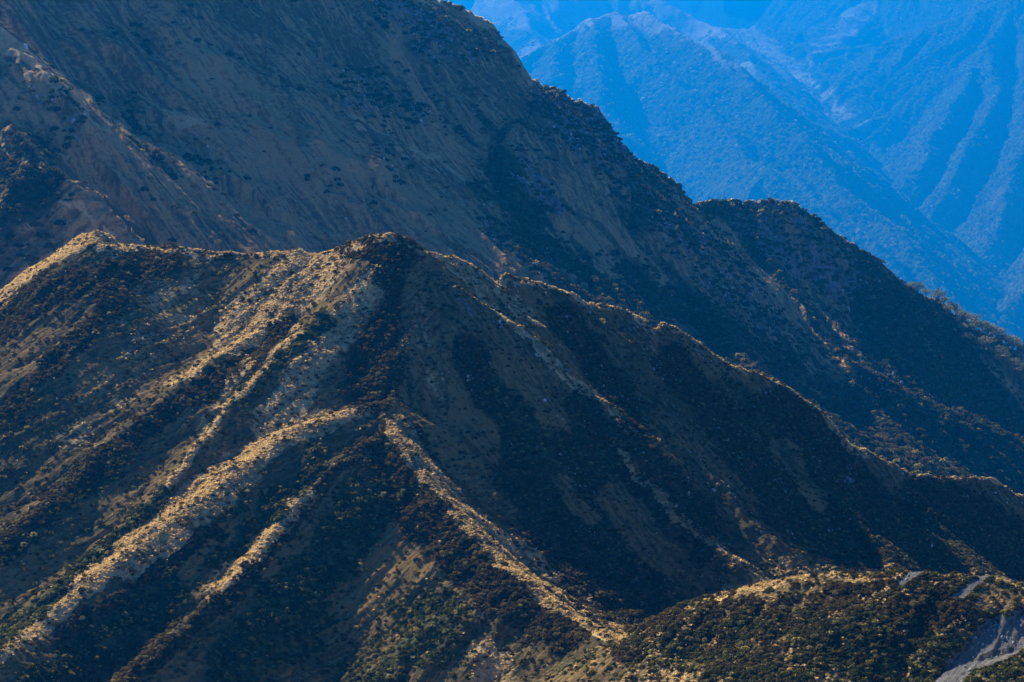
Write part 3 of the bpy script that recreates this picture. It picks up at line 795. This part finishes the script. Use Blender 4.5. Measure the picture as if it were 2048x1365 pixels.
def scatter(name, P, sc, variants, kind='stuff'):
    """uncounted plants: one object, copies placed by geometry nodes"""
    n = len(P)
    me = bpy.data.meshes.new(name)
    me.vertices.add(n); me.vertices.foreach_set('co', P.astype(f32).ravel())
    rs = np.random.default_rng(n)
    at = me.attributes.new('size', 'FLOAT_VECTOR', 'POINT')
    sv = np.stack([sc * rs.uniform(.85, 1.2, n), sc * rs.uniform(.85, 1.2, n), sc * rs.uniform(.8, 1.2, n)], 1)
    at.data.foreach_set('vector', sv.astype(f32).ravel())
    at = me.attributes.new('turn', 'FLOAT_VECTOR', 'POINT')
    rv = np.stack([rs.normal(0, .12, n), rs.normal(0, .12, n), rs.uniform(0, 6.28, n)], 1)
    at.data.foreach_set('vector', rv.astype(f32).ravel())
    at = me.attributes.new('pick', 'INT', 'POINT')
    at.data.foreach_set('value', rs.integers(0, len(variants), n).astype(np.int32))
    coll = bpy.data.collections.new(name + '_kinds')
    for v in variants:
        coll.objects.link(bpy.data.objects.new(v.name, v))
    ng = bpy.data.node_groups.new(name, 'GeometryNodeTree')
    ng.interface.new_socket('Geometry', in_out='INPUT', socket_type='NodeSocketGeometry')
    ng.interface.new_socket('Geometry', in_out='OUTPUT', socket_type='NodeSocketGeometry')
    N = ng.nodes.new
    gi, go = N('NodeGroupInput'), N('NodeGroupOutput')
    ci = N('GeometryNodeCollectionInfo'); ci.inputs[0].default_value = coll
    ci.inputs['Separate Children'].default_value = True; ci.inputs['Reset Children'].default_value = True
    ip = N('GeometryNodeInstanceOnPoints')
    ip.inputs['Pick Instance'].default_value = True

    def na(nm, ty):
        q = N('GeometryNodeInputNamedAttribute'); q.data_type = ty; q.inputs[0].default_value = nm
        return q.outputs[0]
    L = ng.links.new
    L(gi.outputs[0], ip.inputs['Points']); L(ci.outputs[0], ip.inputs['Instance'])
    L(na('pick', 'INT'), ip.inputs['Instance Index']); L(na('size', 'FLOAT_VECTOR'), ip.inputs['Scale'])
    e2r = N('FunctionNodeEulerToRotation'); L(na('turn', 'FLOAT_VECTOR'), e2r.inputs[0]); L(e2r.outputs[0], ip.inputs['Rotation'])
    L(ip.outputs[0], go.inputs[0])
    o = bpy.data.objects.new(name, me); scene.collection.objects.link(o)
    md = o.modifiers.new('plants', 'NODES'); md.node_group = ng
    o['kind'] = kind
    return o


def single(name, me, p, sc, label, cat, group=None):
    o = bpy.data.objects.new(name, me); scene.collection.objects.link(o)
    o.location = p; o.scale = (sc, sc, sc * rg.uniform(.85, 1.15)); o.rotation_euler = (0, 0, rg.uniform(0, 6.28))
    o['label'] = label; o['category'] = cat
    if group:
        o['group'] = group
    return o


sH = surf(X, Y, h)
noscr = 1 - np.clip(sm.ravel() * 2, 0, 1)
clump = np.clip(.5 + 1.2 * fbm(x / 4, y / 4, 91, 3), 0, 1.6)
inframe = ((U0 > -150) & (U0 < 2200)).astype(f32)
fore = (V0 > 1130) & (U0 > 1180)
near = np.where(fore, 1.0, 0)
dsh = (np.clip(scrub - .15, 0, 1) ** 1.3 * clump * np.where(rock, .6, 1) + .02) * noscr * inframe * np.where(fore, 1.8, 1)
dgr = (np.clip(green - .2, 0, 1) ** 1.3 * clump * np.where(rock, .45, 1) + .012) * noscr * inframe * np.where(fore, 1.8, 1)
dtu = (1.3 * np.clip(straw - .38, 0, 1) ** 1.2 + .003 + .6 * (D < 1.8) * np.isin(T, [1, 2, 3, 13, 14]) * np.clip(.5 + fbm(x / 6, y / 6, 94, 2), 0, 1) + np.where(fore, .30 * np.clip(.3 + fbm(x / 5, y / 5, 92, 3), 0, 1), 0)) * noscr * inframe  # extra tufts on the crests are added for their bright rim
edge = np.clip(1 - np.abs(sm.ravel() - .12) * 8, 0, 1)
dsh += edge * .9 * (sm.ravel() > .01); dgr += edge * .5 * (sm.ravel() > .01)

FS_ = [quads_mesh('brown_shrub', dome_leaves(rg, 130, .09), m_shrub) for _ in range(4)]
FG_ = [quads_mesh('green_shrub', dome_leaves(rg, 130, .09, .8), m_gshrub) for _ in range(4)]


def where_on_hill(u, v):
    """which of the places one can name a plant stands at"""
    if u > 1180 and v > 1130:
        if u > 1830 and v > 1195:
            return 'beside the large grey scree'
        if u > 1740 and v < 1215:
            return 'by the two small scree patches on the crest'
        if u > 1660:
            return 'on the rib left of the large scree'
        if u > 1430:
            return 'in the dark hollow under the nearest crest'
        return 'where the nearest crest dips to its saddle'
    if v > 1180 and u > 700:
        return 'at the foot of the slope left of the saddle'
    if u > 780:
        return 'along the steep crest that drops to the saddle'
    if v > 800:
        return 'on the left ribs below the middle crest'
    return 'under the skyline crest of the middle hill'


def grove(n, dens, lo, hi, name, variants, look, cat, take, stuff):
    P, ix = sH(n, dens, rg)
    uu, vv = PIX(P[:, 0], P[:, 1], P[:, 2])
    sc = rg.uniform(lo, hi, n) * (1 + .5 * (rg.uniform(0, 1, n) > .9)) 
    P[:, 2] -= .08 * sc
    ok = (uu > 5) & (uu < 2043) & (vv > 5) & (vv < 1360)
    rank = np.argsort(-(sc / P[:, 1]) * ok)
    for k in rank[:take]:
        pl = where_on_hill(uu[k], vv[k])
        single(name, variants[int(rg.integers(0, len(variants)))], P[k], sc[k], ('big ' if sc[k] > 1.12 * hi else 'low ' if sc[k] < .86 * hi else '') + look + ' ' + pl, cat, look.split(' ', 1)[1] + 's ' + pl)
    rest = np.ones(n, bool); rest[rank[:take]] = False
    scatter(stuff, P[rest], sc[rest], variants)


grove(42000, dsh, .6, 1.3, 'brown_shrub', FS_, 'rounded brown shrub', 'shrub', 290, 'brown_scrub')
grove(26000, dgr, .6, 1.3, 'green_shrub', FG_, 'rounded green shrub', 'shrub', 290, 'green_scrub')
grove(50000, dtu, .40, .85, 'tussock', TUSS, 'pale straw tussock', 'tussock', 290, 'tussock_grass')

ss = surf(X, Y, h_scree)
P, ix = ss(1500, ((big.ravel() > .25) + (small.ravel() > .25)).astype(f32) * inframe * np.clip(.35 + fbm(x / 3, y / 3, 99, 3), .03, 1), rg)
scatter('scree_stones', P, rg.uniform(.10, .26, len(P)) * (1 + 2.5 * rg.uniform(0, 1, len(P)) ** 8), ROCK)

# back mountain: dark scrub, pale rock
s2 = surf(X2, Y2, h2)
in2 = ((U2 > -150) & (U2 < 2200)).astype(f32)
P, ix = s2(16000, (np.clip(scrub2 - .2, 0, 1) + .5 * np.clip(green2 - .3, 0, 1) + .5 * rk2 + .01) * in2, rg, 4)
scatter('mountain_scrub', P, rg.uniform(1.6, 4.2, len(P)), SHRUB + GSHRUB)
P, ix = s2(3000, (rk2 ** 2 + .01) * in2 * np.clip(fbm(c2 / 14, l2 / 40, 95, 3) - .05, 0, 1), rg, 4)
scatter('mountain_rock', P, rg.uniform(.5, 1.0, len(P)) * (1 + 1.6 * rg.uniform(0, 1, len(P)) ** 4), ROCK)
P, ix = sH(1100, np.clip(rk - .1, 0, 1) * inframe * np.clip(fbm(c / 7, l / 18, 96, 3) - .05, 0, 1), rg)
scatter('hill_rock', P, rg.uniform(.25, .5, len(P)) * (1 + 1.6 * rg.uniform(0, 1, len(P)) ** 4), ROCK)



def hit(u, v, Xg, Yg, H):
    """where the line of sight through a photo pixel meets a ground grid"""
    p = W(u, v, 1.0)
    ny, na_ = Xg.shape
    Hg = H.reshape(ny, na_)
    a = Xg[0] / Yg[0]
    q = int(np.clip(np.searchsorted(a, p[0]), 0, na_ - 1))
    col = Hg[:, q] - p[2] * Yg[:, q]
    k = np.nonzero(col >= 0)[0]
    k = k[0] if len(k) else int(np.argmax(col / Yg[:, q]))
    D_ = Yg[k, q]
    return np.array([p[0] * D_, D_, Hg[k, q]])


def tree_meshes(rg):
    import bmesh
    bm = bmesh.new()
    def limb(p0, p1, r0, r1, n=6):
        p0, p1 = Vector(p0), Vector(p1)
        ax = (p1 - p0).normalized(); sx = ax.orthogonal().normalized(); sy = ax.cross(sx)
        ra = [bm.verts.new(p0 + (sx * math.cos(t) + sy * math.sin(t)) * r0) for t in [6.2832 * i / n for i in range(n)]]
        rb = [bm.verts.new(p1 + (sx * math.cos(t) + sy * math.sin(t)) * r1) for t in [6.2832 * i / n for i in range(n)]]
        for i in range(n):
            bm.faces.new((ra[i], ra[(i + 1) % n], rb[(i + 1) % n], rb[i]))
    limb((0, 0, -.15), (.02, .01, .35), .045, .033); limb((.02, .01, .35), (.0, .03, .75), .033, .012)
    tips = []
    for k in range(6):
        t = k * 1.05 + rg.uniform(-.3, .3); L = rg.uniform(.25, .4)
        e = (math.cos(t) * L, math.sin(t) * L, rg.uniform(.5, .8)); tips.append(e)
        limb((.02, .01, rg.uniform(.25, .42)), e, .02, .007, 5)
    tips.append((0, .03, .85))
    tr = bpy.data.meshes.new('trunk'); bm.to_mesh(tr); bm.free(); tr.materials.append(m_bark)
    Q = []
    for e in tips:
        q = dome_leaves(rg, 70, .06, .7, 4, -.5) * rg.uniform(.5, .72)
        Q.append(q + np.array(e) - np.array([0, 0, .12]))
    cr = quads_mesh('crown', np.concatenate(Q), m_tree)
    return tr, cr


m_crag = leaf_mat('dark_rock', (0.05, 0.05, 0.052), (0.09, 0.09, 0.092), (0.15, 0.15, 0.15), 0.0)
CRAG = [rock_mesh(rg, 'rock_outcrop', m_crag) for _ in range(5)]
bu = np.array([p[0] for p in B1], float); bv = np.array([p[1] for p in B1], float); bd = np.array([p[2] for p in B1], float)
for i in range(46):
    u = rg.choice([1112, 1132, 1165, 1190, 1215, 1235, 1262, 1290, 1320, 1345, 1378, 1425, 1455, 1490, 1530]) + rg.normal() * 9
    Dk = float(np.interp(u, bu, bd)); p = W(u, float(np.interp(u, bu, bv)), Dk)
    sz = rg.uniform(2.0, 5.5)
    o = single('rock_outcrop', CRAG[i % 5], (p[0], p[1] - rg.uniform(-1, 5), p[2] - sz * .25 - rg.uniform(0, 2)), sz, 'jagged dark crag on the ' + ('upper steps' if u < 1250 else 'middle notches' if u < 1400 else 'lower knobs') + ' of the back mountain skyline', 'rock',
               'dark crags along the back mountain skyline, ' + ('upper steps' if u < 1250 else 'middle notches' if u < 1400 else 'lower knobs'))
    o.scale = (sz, sz * rg.uniform(.8, 1.2), sz * rg.uniform(1.0, 1.7))

TREES = [tree_meshes(rg) for _ in range(4)]
spots = [(1821, 574, 16), (1836, 579, 22), (1852, 585, 18), (1876, 592, 24), (1887, 600, 20), (1902, 603, 25), (1914, 610, 22), (1931, 620, 18), (1944, 628, 26), (1954, 629, 22), (1964, 636, 26), (1975, 642, 24), (1983, 651, 22), (1995, 652, 28),
         (2004, 657, 22), (2013, 665, 24), (2026, 669, 25), (2035, 677, 22), (2046, 682, 26), (1895, 622, 20), (1925, 640, 22), (1950, 652, 24), (1975, 668, 22), (2000, 682, 24), (2025, 697, 24), (2042, 707, 22),
         (1924, 667, 19), (1937, 676, 20), (1968, 691, 32), (2001, 711, 26), (2005, 724, 27), (2016, 726, 22), (2032, 735, 24), (2045, 744, 24), (2046, 760, 22), (1958, 700, 18)]
for i, (u, v, dpx) in enumerate(spots):
    p = hit(u, v + dpx * .45, X2, Y2, h2)
    size = dpx / FPX * p[1] * 1.15
    t = bpy.data.objects.new('beech_tree', None); scene.collection.objects.link(t)
    t.empty_display_size = 1
    t.location = (p[0], p[1], p[2] - .05 * size); t.rotation_euler = (0, 0, rg.uniform(0, 6.28)); t.scale = (size, size, size * rg.uniform(.85, 1.1))
    t['category'] = 'tree'; t['group'] = 'trees on the dark ridge at the right edge'
    if i < 5: w_ = 'round leafy tree at the upper end of the ridge-top row on the right'
    elif i < 19: w_ = 'round leafy tree standing against the blue haze in the ridge-top row'
    elif i < 26: w_ = 'shaded leafy tree on the slope just under the ridge-top row'
    elif i == 28: w_ = 'large round lone tree below the ridge-top row at the right'
    else: w_ = 'small leafy tree in the lower row along the dark spur at the right edge'
    t['label'] = w_
    trm, crm = TREES[i % 4]
    for nm, m_ in (('trunk', trm), ('crown', crm)):
        c_ = bpy.data.objects.new(nm, m_); scene.collection.objects.link(c_); c_.parent = t

P, ix = s2(2500, (D2 < 3) * np.isin(T2_, [1]) * np.clip(.4 + fbm(x2 / 20, y2 / 20, 98, 2), 0, 1) * in2 + 1e-6, rg, 4)  # tufts added along the crest to give it a bright sunlit rim
scatter('crest_rim_tussock', P, rg.uniform(1.0, 2.0, len(P)), TUSS)

# far forest
s4 = surf(X4, Y4, h4)
low = 1 - np.clip(fan * 1.5 + grass4 * 1.3, 0, 1)
P, ix = s4(38000, low * (.25 + np.clip(.5 + fbm(x4 / 160, y4 / 160, 97, 3), 0, 1)) * ((U4 > 850) & (U4 < 2200)), rg, 30)
scatter('far_forest', P, rg.uniform(11, 21, len(P)) * (1 + .8 * rg.uniform(0, 1, len(P)) ** 6), FTREE)

# ------------------------------------------------------------------ haze
hz = NT('haze')
vol = hz.n('ShaderNodeVolumePrincipled', {'Density': HAZE_DENSITY, 'Color': HAZE_COLOR, 'Anisotropy': 0.4})
hz.set(hz.out.inputs['Volume'], vol.outputs[0])
zt = float(max(h2.max(), h4.max())) + 60
xs, ya, yb, zb = 31000, -3500, 41000, -1510
me = bpy.data.meshes.new('haze')
v = [(sx * xs, yy_, z) for z in (zb, zt) for (sx, yy_) in ((-1, ya), (1, ya), (1, yb), (-1, yb))]
me.from_pydata(v, [], [(3, 2, 1, 0), (4, 5, 6, 7), (0, 1, 5, 4), (1, 2, 6, 5), (2, 3, 7, 6), (3, 0, 4, 7)])
me.materials.append(hz.m)
o = bpy.data.objects.new('haze', me); scene.collection.objects.link(o); o['kind'] = 'stuff'
print('max z', h.max(), h2.max(), h4.max(), h4.min())
